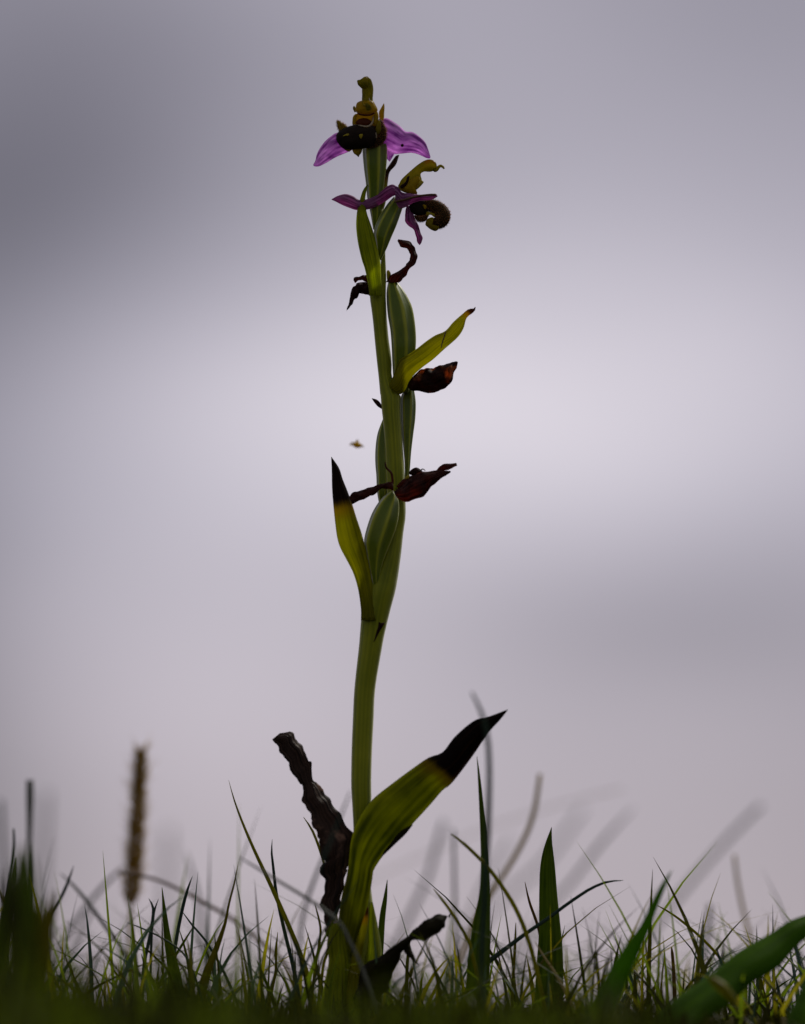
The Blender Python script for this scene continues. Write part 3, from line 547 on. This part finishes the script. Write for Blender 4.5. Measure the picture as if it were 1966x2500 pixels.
# ---- withered flowers below
F3 = obj('withered_flower', leaf(Z3((665, 525), (708, 460), (800, 402), (868, 335), (900, 280), (898, 240), (870, 200), (800, 165), (778, 108)),
     Z3((788, 530), (858, 465), (888, 402), (942, 350), (967, 280), (955, 210), (920, 150), (862, 112), (786, 97)), bulge=1.4, d=[0, -1, -1.5, -1, 0, 1], n=44, m=11, ripple=0.59, thick=.35, seed=14, ragged=1.4, fold=True), M['wither'], ORC, label='hooked brown withered flower above the big seed capsule')
obj('nub', blob(Z3((668, 420), (690, 405), (710, 440), (700, 490), (675, 515)), 1, 1, d=.5, n=10, k=20), M['hood'], F3)
F4 = obj('withered_flower', leaf(Z3((340, 490), (350, 475), (380, 470), (430, 455), (500, 440)), Z3((338, 505), (352, 528), (380, 515), (430, 505), (500, 540)), bulge=1.0, d=2, n=24, m=9, ripple=0.59, seed=15, ragged=.9), M['wither'], ORC, label='shrivelled brown flower peeping out left of the stem')
obj('shrivelled_sepal', leaf(Z3((268, 812), (285, 745), (300, 690), (318, 600), (360, 560), (372, 530), (440, 520), (510, 545)), Z3((272, 812), (310, 765), (350, 705), (395, 650), (400, 640), (440, 640), (470, 645), (510, 655)), bulge=1.0, d=2, n=34, m=9, ripple=0.85, seed=16, ragged=.9), M['wither_dark'], F4)
F5 = obj('withered_flower', leaf(Z3((880, 1550), (915, 1475), (1000, 1402), (1075, 1386), (1120, 1382), (1200, 1350), (1320, 1322), (1376, 1318)),
     Z3((884, 1575), (920, 1600), (985, 1608), (1110, 1628), (1230, 1590), (1315, 1510), (1335, 1425), (1362, 1385)), bulge=3.0, d=[-3, -3, -4, -5], n=40, m=15, ripple=1.19, thick=.5, seed=17, ragged=.9), M['wither_amber'], ORC, label='dark pod-shaped withered flower with amber patches')
obj('petal_tip', leaf(Z3((1300, 1340), (1320, 1315), (1345, 1335)), Z3((1310, 1365), (1335, 1350), (1350, 1345)), bulge=.3, d=-5, n=10, m=5), M['wither_dark'], F5)
obj('curled_edge', tube(cZ3((950, 1450, 12), (1010, 1395, 14), (1050, 1400, 10), (1090, 1385, 12), (1130, 1385, 10)), d=-6, n=16, k=8), M['wither_dark'], F5)
F6 = obj('withered_flower', leaf(Z4((765, 1112), (840, 1060), (900, 1000), (1000, 930), (1100, 902), (1190, 895), (1260, 885), (1370, 900)),
     Z4((775, 1120), (830, 1192), (920, 1212), (1050, 1172), (1130, 1110), (1190, 1042), (1270, 975), (1368, 912)), bulge=2.6, d=[-6, -7, -8, -9], n=40, m=15, ripple=0.94, thick=.45, seed=18, ragged=.9), M['wither'], ORC, label='brown withered flower folded out to right of stem')
obj('shrivelled_sepal', leaf(Z4((800, 1050), (900, 960), (1050, 920), (1190, 895), (1250, 855), (1340, 815), (1428, 812)), Z4((830, 1090), (930, 1000), (1080, 950), (1210, 910), (1280, 900), (1360, 882), (1438, 840)), bulge=1.2, d=[-5, -6, -7], n=34, m=9, ripple=0.51, seed=19, ragged=.9), M['wither'], F6)
obj('shrivelled_column', blob(Z4((930, 925), (960, 880), (1010, 858), (1055, 880), (1080, 915), (1010, 950)), 1.2, 1.2, d=-5.5, n=10, k=24), M['wither_amber'], F6)
obj('shrivelled_thread', tube(cZ4((1050, 900, 12), (1070, 878, 12), (1090, 880, 10), (1105, 895, 6)), d=-5.5, n=12, k=8), M['wither_dark'], F6)
obj('pale_petal_base', blob(Z4((890, 965), (940, 935), (935, 970), (905, 985)), .4, .4, d=-7.5, n=8, k=14), M['mark'], F6)
obj('shrivelled_sepal', leaf(Z4((308, 1165), (345, 1120), (450, 1088), (600, 1045), (715, 1013), (765, 1025), (775, 1080)), Z4((345, 1252), (400, 1215), (500, 1172), (580, 1135), (650, 1082), (730, 1085), (765, 1115)), bulge=1.1, d=[-5, -6, -7, -7], n=36, m=9, ripple=0.59, seed=20, ragged=.9), M['wither'], F6)
obj('shrivelled_thread', tube(cZ4((683, 800, 10), (700, 865, 20), (745, 910, 22), (760, 960, 24), (765, 1030, 24)), d=-5.5, n=18, k=8), M['wither'], F6)

# ------------------------------------------------------------------ seed head on the left
SH = thing('grass_seed_head', 'bristly golden brown seed head standing alone on the left', 'seed head', at(316, 2500, 200))
sp_c = np.array([(346, 1832), (343, 1880), (338, 1960), (333, 2050), (328, 2120), (322, 2170), (320, 2200)], float)
g = Geo(); aw = Geo(); r = np.random.default_rng(5)
Dc = spline(sp_c, 80)
for i in range(80):
    t = i / 79; rad = 26 * (1 - .45 * (1 - t) ** 2) * (1 if t < .93 else .8)
    for q in range(7):
        a = q * .9 + i * 2.4 + r.uniform(-.2, .2)
        px, py = Dc[i]; c = at(px + rad * .55 * math.cos(a), py + r.uniform(-3, 3), 200) + FWD * rad * .55 * PXM * 1.155 * math.sin(a)
        dirn = np.array((math.cos(a) * .45, math.sin(a) * .45, .9)); dirn /= np.linalg.norm(dirn)
        s = np.cross(dirn, (0.3, .9, .1)); s /= np.linalg.norm(s); s2 = np.cross(dirn, s)
        L, w = 12 * PXM * 1.155, 3.6 * PXM * 1.155
        vv = [c - dirn * L * .5] + [c + (s * math.cos(k) + s2 * math.sin(k)) * w for k in (0, 1.57, 3.14, 4.71)] + [c + dirn * L * .55]
        g.add(vv, [(0, 2, 1), (0, 3, 2), (0, 4, 3), (0, 1, 4), (1, 2, 5), (2, 3, 5), (3, 4, 5), (4, 1, 5)], [(0, 0), (0, .5), (.3, .5), (.6, .5), (1, .5), (.5, 1)])
        if r.random() < .9:
            dl = np.array((math.cos(a) * r.uniform(.4, 1.0), math.sin(a) * .6, r.uniform(.5, 1.0))); dl /= np.linalg.norm(dl)
            L2 = r.uniform(18, 34) * (1.8 if r.random() < .15 else 1) * PXM * 1.155; e = s * 1.7 * PXM; e2 = s2 * 1.7 * PXM
            b0 = c + dirn * L * .3; tipp = b0 + dl * L2 + np.array((0, 0, r.uniform(-.1, .2) * L2))
            aw.add([b0 - e, b0 + e, b0 + e2, tipp], [(0, 1, 3), (1, 2, 3), (2, 0, 3)], [(0, 0)] * 3 + [(0, 1)])
obj('spikelets', g, M['spike'], SH, kind='stuff')
obj('bristles', aw, M['awn'], SH, kind='stuff')
obj('stalk', tube([(340, 1840, 4), (330, 2080, 6), (320, 2200, 8), (318, 2300, 10), (316, 2400, 11), (316, 2560, 12)], d=200, n=24, k=10), M['straw'], SH)

# ------------------------------------------------------------------ tiny flying insect
IN = thing('flying_insect', 'tiny blurred yellow insect hovering left of the stem', 'insect', at(872, 1086, -55))
obj('body', body([(861, 1085), (865, 1081), (872, 1078), (879, 1082), (884, 1086)], [(861, 1088), (865, 1091), (872, 1094), (879, 1093), (884, 1090)], 1, d=-55, n=12, k=12), M['insect'], IN)
obj('wing', leaf([(870, 1083), (864, 1079), (857, 1081), (853, 1086)], [(868, 1086), (862, 1087), (856, 1088), (853, 1087)], bulge=.1, d=-55, n=12, m=5, thick=.02), M['wing'], IN)
obj('wing', leaf([(874, 1084), (880, 1083), (886, 1087), (889, 1092)], [(875, 1087), (880, 1089), (885, 1092), (889, 1093)], bulge=.1, d=-55, n=12, m=5, thick=.02), M['wing'], IN)
obj('wing', leaf([(871, 1083), (869, 1077), (872, 1072)], [(874, 1083), (876, 1078), (873, 1072)], bulge=.1, d=-55, n=10, m=5, thick=.02), M['wing'], IN)

# ------------------------------------------------------------------ single grass blades
GRP = 'grass blades round the orchid'
def blade(label, C, mat, d, bulge=None, n=26, m=5, thick=None, name='grass_shoot', cat='grass', fold=True):
    C = [tuple(c[:3]) for c in C]
    dm = d if isinstance(d, (int, float)) else d[-1]
    kw =   .36 if dm > 650 else .44 if dm >= 400 else .7 if dm >= 200 else 1.0
    C = [(c[0], c[1], c[2] * kw) for c in C]
    w = max(c[2] for c in C); dl = d[-1] if isinstance(d, (list, tuple)) else d
    # carry the blade down into the turf
    zg = float(gz(dl * .001))
    (x0, y0, w0), (x1, y1, w1) = C[-2], C[-1]
    k = 0
    while at(x1, y1, dl)[2] > zg - .004 and k < 60:
        s = 28.0 / max(abs(y1 - y0), 6.0)
        sx = (x1 - x0) * s; x0, y0 = x1, y1
        x1, y1 = x1 + max(-18, min(18, sx)) * .9, y1 + 28; C.append((x1, y1, w1)); k += 1
    real = w * mpp(dl) * 1000
    g = strip(C, d=d, bulge=real * .18 if bulge is None else bulge, n=n, m=m, thick=real * .14 + .06 if thick is None else thick, fold=fold)
    o = obj(name, g, M[mat], base=at(x1, y1, dl))
    o['label'] = label; o['category'] = cat; o['group'] = GRP
    return o
blade('tall thin yellow-green blade leaning left between the seed head and the orchid', cE((205, 85, 2), (260, 280, 14), (340, 490, 22), (440, 720, 28), (540, 930, 34), (640, 1150, 38), (740, 1380, 40), (820, 1580, 44), (870, 1730, 46), (910, 1900, 46)), 'g_yel', 10)
blade('dark blue-green blade rising beside the tall yellow-green leaning blade', cE((578, 590, 2), (572, 690, 16), (590, 860, 24), (610, 1040, 28), (660, 1280, 30), (700, 1450, 32), (750, 1650, 34), (790, 1850, 34)), 'g_blue', 14)
blade('slim olive blade with a joint and reddish tip, right of the seed head', cE((290, 785, 2), (255, 960, 14), (205, 1150, 20), (180, 1290, 26), (120, 1470, 44), (50, 1650, 60), (0, 1800, 75), (-40, 2000, 80)), 'g_olive', 8)
blade('upright dark green spear-shaped blade just right of the seed head', cC((966, 1040, 3), (980, 1180, 24), (1000, 1350, 44), (1030, 1500, 66), (1060, 1680, 86), (1080, 1850, 90)), 'g_mid', 14)
blade('straight blue-green blade slanting right above the dark spear-shaped blade', cC((1147, 975, 2), (1110, 1080, 18), (1070, 1250, 20), (1040, 1420, 22), (1020, 1560, 24), (990, 1750, 24)), 'g_blue', 20)
blade('thin dark blade arching right from below the seed head', cC((758, 1250, 3), (860, 1290, 10), (980, 1350, 10), (1090, 1430, 12), (1150, 1540, 14), (1200, 1700, 16), (1230, 1850, 16)), 'g_blue', 5)
blade('short dark blade slanting right across the foot of the spear-shaped blade', cC((1160, 1262, 3), (1100, 1360, 14), (1045, 1450, 16), (1000, 1540, 18), (930, 1650, 20), (880, 1800, 20)), 'g_mid', 26)
blade('thin grey-green blade curving down to the right beneath the arching stalk', cC((1070, 1162, 2), (1150, 1270, 12), (1220, 1350, 14), (1300, 1480, 16), (1360, 1600, 18), (1420, 1750, 18)), 'g_blue', 25)
blade('forked dark blade tip standing right below the seed head', cC((886, 1105, 2), (915, 1180, 18), (890, 1350, 20), (862, 1480, 22), (850, 1650, 22)), 'g_blue', 34)
blade('short tip crossing the forked dark blade', cC((945, 1108, 2), (918, 1190, 14), (905, 1300, 16), (900, 1450, 16)), 'g_blue', 36)
blade('short leaning blade left of the tall yellow-green blade foot', cC((1530, 1475, 3), (1570, 1570, 18), (1610, 1660, 22), (1650, 1760, 24)), 'g_mid', 10)
blade('thin bent yellowish blade between spear blade and orchid', cC((1655, 1308, 3), (1645, 1480, 13), (1640, 1560, 15), (1610, 1690, 16), (1570, 1830, 16)), 'g_yel', 22)
blade('stout short green blade left of the spear-shaped blade', cC((842, 1435, 3), (870, 1520, 18), (920, 1620, 24), (950, 1720, 28)), 'g_mid', 12)
blade('pointed blue-grey blade tip left of the seed head', cC((440, 912, 3), (405, 1010, 18), (360, 1110, 20), (300, 1200, 22), (250, 1320, 22)), 'g_blue', 80)
blade('broad upright pointed blade with ribs, right of the orchid', cD((328, 400, 2), (314, 480, 34), (306, 600, 78), (310, 780, 100), (318, 950, 118), (320, 1100, 140), (315, 1300, 155)), 'g_mid', 12, n=34, m=11)
blade('tall dark slender blade under the scorched leaf tip', cA((1358, 432, 3), (1375, 600, 20), (1390, 800, 32), (1405, 1000, 48), (1410, 1190, 58)) + cB((1405, 400, 76), (1388, 560, 110), (1372, 750, 140), (1362, 950, 150), (1350, 1150, 150)), 'g_mid', -6, n=44, m=9)
blade('soft green blade leaning right with hooked tip, right of the broad upright blade', cD((984, 632, 2), (935, 720, 30), (885, 830, 44), (835, 950, 58), (770, 1060, 88), (700, 1190, 110), (620, 1350, 130), (560, 1480, 140)), 'g_deep', -70, n=30, m=7)
blade('yellow-brown stem crossing in front of the tall dark slender blade', cA((1195, 922, 8), (1260, 970, 20), (1330, 1030, 22), (1390, 1100, 24)) + cB((1440, 210, 25), (1500, 300, 26), (1570, 400, 27), (1620, 500, 28), (1660, 590, 28), (1700, 720, 28)), 'g_yel', -20)
blade('short yellowish blade arching right above the curled dead leaf', cB((1082, 335, 5), (1150, 420, 18), (1215, 510, 21), (1260, 590, 22), (1300, 650, 23), (1330, 760, 24)), 'g_yel', -14)
blade('blue-green blade sweeping right behind the broad upright blade', cD((718, 690, 3), (640, 695, 12), (540, 735, 16), (440, 800, 18), (370, 850, 19), (290, 910, 20), (200, 970, 21), (80, 1060, 26), (-60, 1170, 32)), 'g_blue', 4)
blade('yellow curved blade arching right toward the big leaf', cD((903, 826, 4), (980, 870, 12), (1060, 930, 14), (1140, 1000, 16), (1200, 1060, 16), (1250, 1120, 17)), 'g_yel', 20)
blade('small dark tip poking above the big leaf', cH((918, 600, 3), (938, 680, 22), (968, 760, 28), (1000, 860, 30)), 'g_blue', 6)
blade('dark upright blade standing below the big leaf on the right', cH((1442, 850, 3), (1465, 960, 24), (1490, 1100, 32), (1505, 1283, 36)), 'g_blue', 8)
blade('thin slanting blade reaching right below the big leaf', cH((1600, 865, 3), (1500, 930, 16), (1400, 1010, 18), (1300, 1100, 20), (1200, 1200, 22)), 'g_mid', 22)
blade('thin blade leaning left under the big leaf', cH((1200, 955, 4), (1290, 1080, 20), (1380, 1180, 24), (1430, 1283, 24)), 'g_blue', 14)
blade('short stout blade under the middle of the big leaf', cH((1100, 1040, 6), (1150, 1180, 28), (1195, 1283, 30)), 'g_blue', 10)
blade('blunt reddish brown stub left of the big leaf', cH((512, 590, 8), (518, 640, 26), (528, 760, 30), (540, 1000, 36)), 'g_red', 22)
blade('slim olive blade beside the blunt reddish stub', cH((455, 655, 3), (435, 780, 16), (420, 950, 18), (410, 1100, 18)), 'g_olive', 46)
blade('stout yellow-green blade leaning right before the reddish stub', cH((392, 855, 4), (350, 980, 30), (260, 1120, 44), (180, 1280, 50)), 'g_yel', 14)
blade('thin reddish blade beside the top of the yellow-brown stem', cD((183, 698, 3), (205, 800, 13), (240, 900, 16), (262, 970, 16), (280, 1080, 16)), 'g_red', 24)
blade('tiny yellow blade tip against the black shrivelled leaf', cE((845, 402, 4), (900, 480, 18), (945, 570, 22), (990, 700, 22)), 'g_yel', 8)
blade('short pointed green blade right behind the orchid foot', cB((792, 278, 3), (778, 400, 26), (760, 520, 38), (750, 680, 40)), 'g_mid', 10)
blade('thin reddish-tipped blade left of the orchid foot', cE((938, 1128, 3), (965, 1230, 16), (990, 1340, 20), (985, 1450, 22), (960, 1600, 24)), 'g_olive', 8)
blade('straight yellow blade crossing near the orchid foot', cE((1065, 1480, 4), (1050, 1560, 20), (1020, 1650, 24), (1000, 1780, 26)), 'g_yel', 4)
blade('small dark blade leaning left in the middle foreground turf', cE((445, 1620, 3), (500, 1750, 22), (550, 1880, 28)), 'g_mid', 6)
blade('short upright blade near the middle of the left turf', cE((625, 1388, 3), (605, 1550, 18), (612, 1700, 22), (580, 1860, 24)), 'g_olive', 10)
blade('thin pale blade left of the broad upright blade', cD((133, 920, 3), (130, 1020, 14), (122, 1150, 16)), 'g_olive', 30)
blade('slender pale yellow blade crossing the broad upright blade', cD((235, 1020, 3), (290, 1110, 12), (350, 1200, 16), (400, 1290, 18)), 'g_pale', -12)

# blades out of focus, before and behind
blade('soft vertical teal blade at the far left', cC((180, 400, 44), (180, 520, 46), (178, 700, 34), (172, 880, 34), (160, 1100, 40)), 'g_grey', 170)
blade('pale blurred blade cut by the left edge', cC((8, 520, 34), (16, 700, 38), (28, 900, 40), (40, 1100, 40)), 'g_blue', 330)
blade('dim short blade beside the blurred left clump', cC((82, 690, 12), (84, 830, 20), (60, 1020, 22), (36, 1200, 24)), 'g_blue', 90)
blade('long grey stalk arching down right behind the seed head', cC((700, 950, 10), (860, 975, 18), (1000, 1020, 20), (1120, 1080, 22), (1250, 1150, 24), (1400, 1240, 24), (1560, 1370, 24), (1700, 1490, 24)), 'g_red', 150)
blade('blurred blade rising right to meet the seed head', cC((750, 915, 16), (660, 990, 30), (560, 1100, 34), (470, 1220, 36), (400, 1330, 36)), 'g_blue', 250)
blade('second blurred blade parallel under the one meeting the seed head', cC((560, 1160, 16), (510, 1260, 28), (450, 1400, 32)), 'g_grey', 250)
blade('grey blade slanting down right from left of the seed head', cC((358, 955, 5), (440, 1030, 18), (540, 1150, 24), (640, 1290, 24), (700, 1370, 24), (780, 1490, 24)), 'g_grey', 130)
blade('soft straight stalk slanting right toward the orchid foot', cE((295, 745, 8), (420, 820, 20), (550, 900, 24), (700, 990, 26), (850, 1080, 28), (1000, 1180, 28), (1150, 1300, 28)), 'g_grey', -70)
blade('soft blue blade passing in front of the black shrivelled leaf', cE((1250, 180, 10), (1160, 400, 22), (1060, 650, 28), (960, 880, 30), (880, 1110, 30), (830, 1300, 30), (815, 1450, 30)), 'g_blue', -110)
blade('long straight blurred blade slanting up right, farthest right of the slanting ones', cD((1470, 280, 50), (1300, 450, 56), (1150, 620, 58), (1010, 790, 62), (900, 930, 66), (830, 1040, 66)), 'g_grey', 480)
blade('pale slanting blade in the middle of the blurred trio at right', cD((770, 300, 18), (620, 460, 46), (480, 640, 50), (400, 740, 50), (300, 850, 54)), 'g_grey', 420)
blade('palest broad slanting blade behind the broad upright blade', cD((500, 300, 50), (400, 440, 64), (280, 600, 66), (100, 760, 66), (0, 850, 66)), 'g_grey', 700)
blade('straw-coloured curved blade left of the broad upright blade', cD((264, 110, 22), (245, 250, 25), (215, 380, 27), (160, 500, 28), (80, 640, 28), (0, 750, 30)), 'straw', 190)
blade('soft straw-coloured blade standing behind the big leaf', cD((1322, 550, 24), (1340, 700, 28), (1370, 850, 30), (1400, 970, 32), (1425, 1080, 34)), 'straw', 220)
blade('short grey-blue blurred blade left of the big leaf', cD((1188, 820, 36), (1182, 950, 40), (1150, 1150, 44)), 'g_blue', 260)
blade('wide blurred grey blade between orchid and tall slender blade', cA((1150, 840, 60), (1100, 1000, 66), (1050, 1190, 70)) + cB((960, 450, 74), (880, 620, 78)), 'g_blue', 400)
blade('soft straight blue-grey blade left of the tall slender blade', cA((1210, 890, 24), (1212, 1050, 28)) + cB((1215, 250, 30), (1220, 600, 32)), 'g_blue', 220)
blade('curved soft blade crossing the scorched leaf tip', cA((1325, 25, 14), (1370, 110, 22), (1405, 210, 28), (1428, 340, 32), (1436, 500, 34), (1434, 700, 36), (1425, 950, 38), (1410, 1190, 40)), 'g_blue', [-120, -110, -100, -90])
blade('pale blurred slanting blade just right of the tall slender blade', cA((1570, 940, 30), (1480, 1100, 46), (1400, 1250, 50)), 'g_grey', 520)
blade('faint wide upright blade behind the arching grey stalk', cC((1010, 690, 80), (1000, 900, 90), (990, 1200, 90)), 'g_grey', 950)
blade('faint wide blade at left behind the dark clump', cC((285, 470, 70), (265, 900, 90), (250, 1200, 90)), 'g_grey', 700)
blade('blurred upright blade above the straight blue-green blade', cC((1108, 830, 8), (1150, 980, 30), (1195, 1200, 36), (1220, 1600, 38)), 'g_blue', 300)
blade('faint long stalk slanting across behind the orchid leaf', [(1520, 1925, 6), (1400, 1955, 6), (1250, 2000, 6), (1120, 2050, 6), (900, 2150, 6), (700, 2260, 6)], 'g_pale', 420)
# near clump and big leaves
blade('wide dark green blurred blade at the near left', cC((140, 800, 40), (140, 900, 120), (150, 1050, 150), (160, 1250, 180), (170, 1500, 200)), 'g_mid', -260, n=20, m=7)
blade('second dark green blurred blade of the near left clump', cC((60, 960, 60), (70, 1100, 120), (80, 1300, 150), (90, 1500, 170)), 'turf_dark', -310, n=20, m=7)
blade('low olive blurred blade of the near left clump', cC((255, 1150, 50), (245, 1250, 90), (230, 1400, 120), (220, 1600, 150)), 'g_olive', -260, n=20, m=7)
blade('dark blurred blade leaning in from the left edge', cC((88, 860, 10), (70, 1000, 40), (40, 1150, 60), (20, 1300, 70)), 'g_mid', -60)
blade('olive blurred blade right of the near left clump', cC((320, 1060, 20), (310, 1150, 40), (290, 1300, 60), (270, 1500, 70)), 'g_olive', -150)
blade('bluish grass stub at the left edge', cC((-8, 1040, 6), (20, 1130, 22), (50, 1220, 26), (80, 1330, 26)), 'g_olive', -40)
def big_leaf(label, L, R, mat, d, b, bulge=2.5):
    o = obj('broad_leaved_weed', leaf(L, R, bulge=bulge, d=d, n=40, m=11, thick=.5, ripple=.1), M[mat], base=at(*b))
    o['label'] = label; o['category'] = 'weed'; o['group'] = 'broad leaves in the turf'
big_leaf('large broad green leaf arching in from the lower right', ZH((2050, 250), (1900, 262), (1720, 305), (1560, 365), (1400, 470), (1250, 552), (1100, 640), (1000, 722), (800, 880), (560, 1040), (400, 1180), (250, 1320), (150, 1480)),
         ZH((2055, 255), (1950, 330), (1720, 510), (1600, 625), (1500, 745), (1380, 835), (1250, 905), (1150, 1000), (1000, 1130), (880, 1200), (820, 1290), (760, 1400), (700, 1500)), 'g_deep', [-40, -50, -60, -70, -80], (1720, 2555, -80), bulge=6)
big_leaf('dark leaf cut off by the lower right corner', ZH((1850, 640), (1760, 790), (1690, 920), (1620, 1060), (1560, 1200), (1520, 1400)), ZH((1860, 640), (1900, 800), (1930, 950), (1950, 1100), (1960, 1250), (1970, 1400)), 'g_deep', [-70, -80, -90], (1960, 2530, -90), bulge=4)
big_leaf('short folded straw-green leaf in front of the big leaf', ZH((830, 865), (900, 960), (980, 1030), (1060, 1100), (1120, 1180)), ZH((880, 850), (980, 900), (1060, 990), (1100, 1060), (1130, 1170)), 'g_yel', -95, (1800, 2470, -95), bulge=2)

# ------------------------------------------------------------------ turf that nobody could count
def turf(name, label, n, ylo, yhi, hlo, hhi, wlo, whi, seed, mats, lean=.5, xs=1.25, arch=.5, xfun=None, tips=False, pw=1.0, pm=.4):
    r = np.random.default_rng(seed); buckets = {m: Geo() for m in mats}
    for _ in range(n):
        y = r.uniform(ylo, yhi); half = .125 * (DIST + y) / DIST * xs
        x = r.uniform(-half, half); z = float(gz(y)) - .003; cl = .5 + .5 * math.sin(x * 95 + y * 31 + 1.1) * math.sin(x * 41 - y * 17)
        h = (r.uniform(hlo, hhi) ** pw * hhi ** (1 - pw) if not tips else max(.006, hlo + (hhi - hlo) * r.random() * (.45 + .75 * cl) - .011 * min(1, max(0, (x / half * 1.25 - .55) / .25)) - z + (.012 * max(0, -x / half - .3)))) * (xfun(x / half) if xfun else 1) * (1 if r.random() < .85 else 1.25); w = r.uniform(wlo, whi)
        a = r.uniform(0, 6.283); ln = abs(r.normal(0, lean)); L = np.array((math.cos(a), math.sin(a), 0)) * ln
        fa = r.uniform(-.9, .9); s = np.array((math.cos(fa), math.sin(fa), 0)); nn = np.cross(s, (0, 0, 1.0))
        k = 6; v = []; uv = []; f = []
        bend = r.uniform(0, arch)
        for i in range(k):
            t = i / (k - 1); up = h * (t - bend * .35 * t * t); side = L * h * (t * .5 + bend * t * t)
            c = np.array((x, y, z)) + (0, 0, up) + side; ww = w * (1 - t ** 2.2) * .5 + 3e-5
            v += [c - s * ww, c + nn * ww * .35, c + s * ww]; uv += [(0, 1 - t), (.5, 1 - t), (1, 1 - t)]
            if i: o = (i - 1) * 3; f += [(o, o + 1, o + 4, o + 3), (o + 1, o + 2, o + 5, o + 4)]
        buckets[mats[r.choice(len(mats), p=[pm] + [(1 - pm) / (len(mats) - 1)] * (len(mats) - 1))]].add(v, f, uv)
    out = Geo(); idx = []
    for i, (m, gg) in enumerate(buckets.items()): out.merge(gg); idx += [i] * len(gg.f)
    o = obj(name, out, M[mats[0]], kind='stuff')
    for m in mats[1:]: o.data.materials.append(M[m])
    o.data.polygons.foreach_set('material_index', np.array(idx, np.int32)); o.data.update()
    o['label'] = label; o['category'] = 'grass'
    return o
turf('grass', 'short dark turf growing round the orchid foot', 850, -.035, .12, .010, .050, .0006, .0019, 31, ['g_mid', 'turf', 'g_blue', 'g_olive', 'turf_dark'], lean=.7, arch=1.1, pw=1.6, pm=.25)
turf('far_grass', 'blurred grass on the slope behind the orchid', 1000, .12, 1.2, .030, .080, .0008, .0022, 32, ['g_mid', 'g_blue', 'g_grey'], lean=.75, arch=1.0)
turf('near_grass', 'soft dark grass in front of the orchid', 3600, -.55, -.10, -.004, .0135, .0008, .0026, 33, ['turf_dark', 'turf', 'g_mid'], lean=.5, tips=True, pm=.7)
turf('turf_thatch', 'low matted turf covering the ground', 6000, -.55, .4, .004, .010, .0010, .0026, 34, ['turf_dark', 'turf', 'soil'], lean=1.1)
turf('bent_grass', 'long thin bent grass tangled above the short turf', 170, -.04, .16,   .030, .050, .0005, .0012, 35, ['g_mid', 'g_blue', 'g_olive', 'turf', 'g_grey'], lean=.9, arch=2.4, pm=.35)
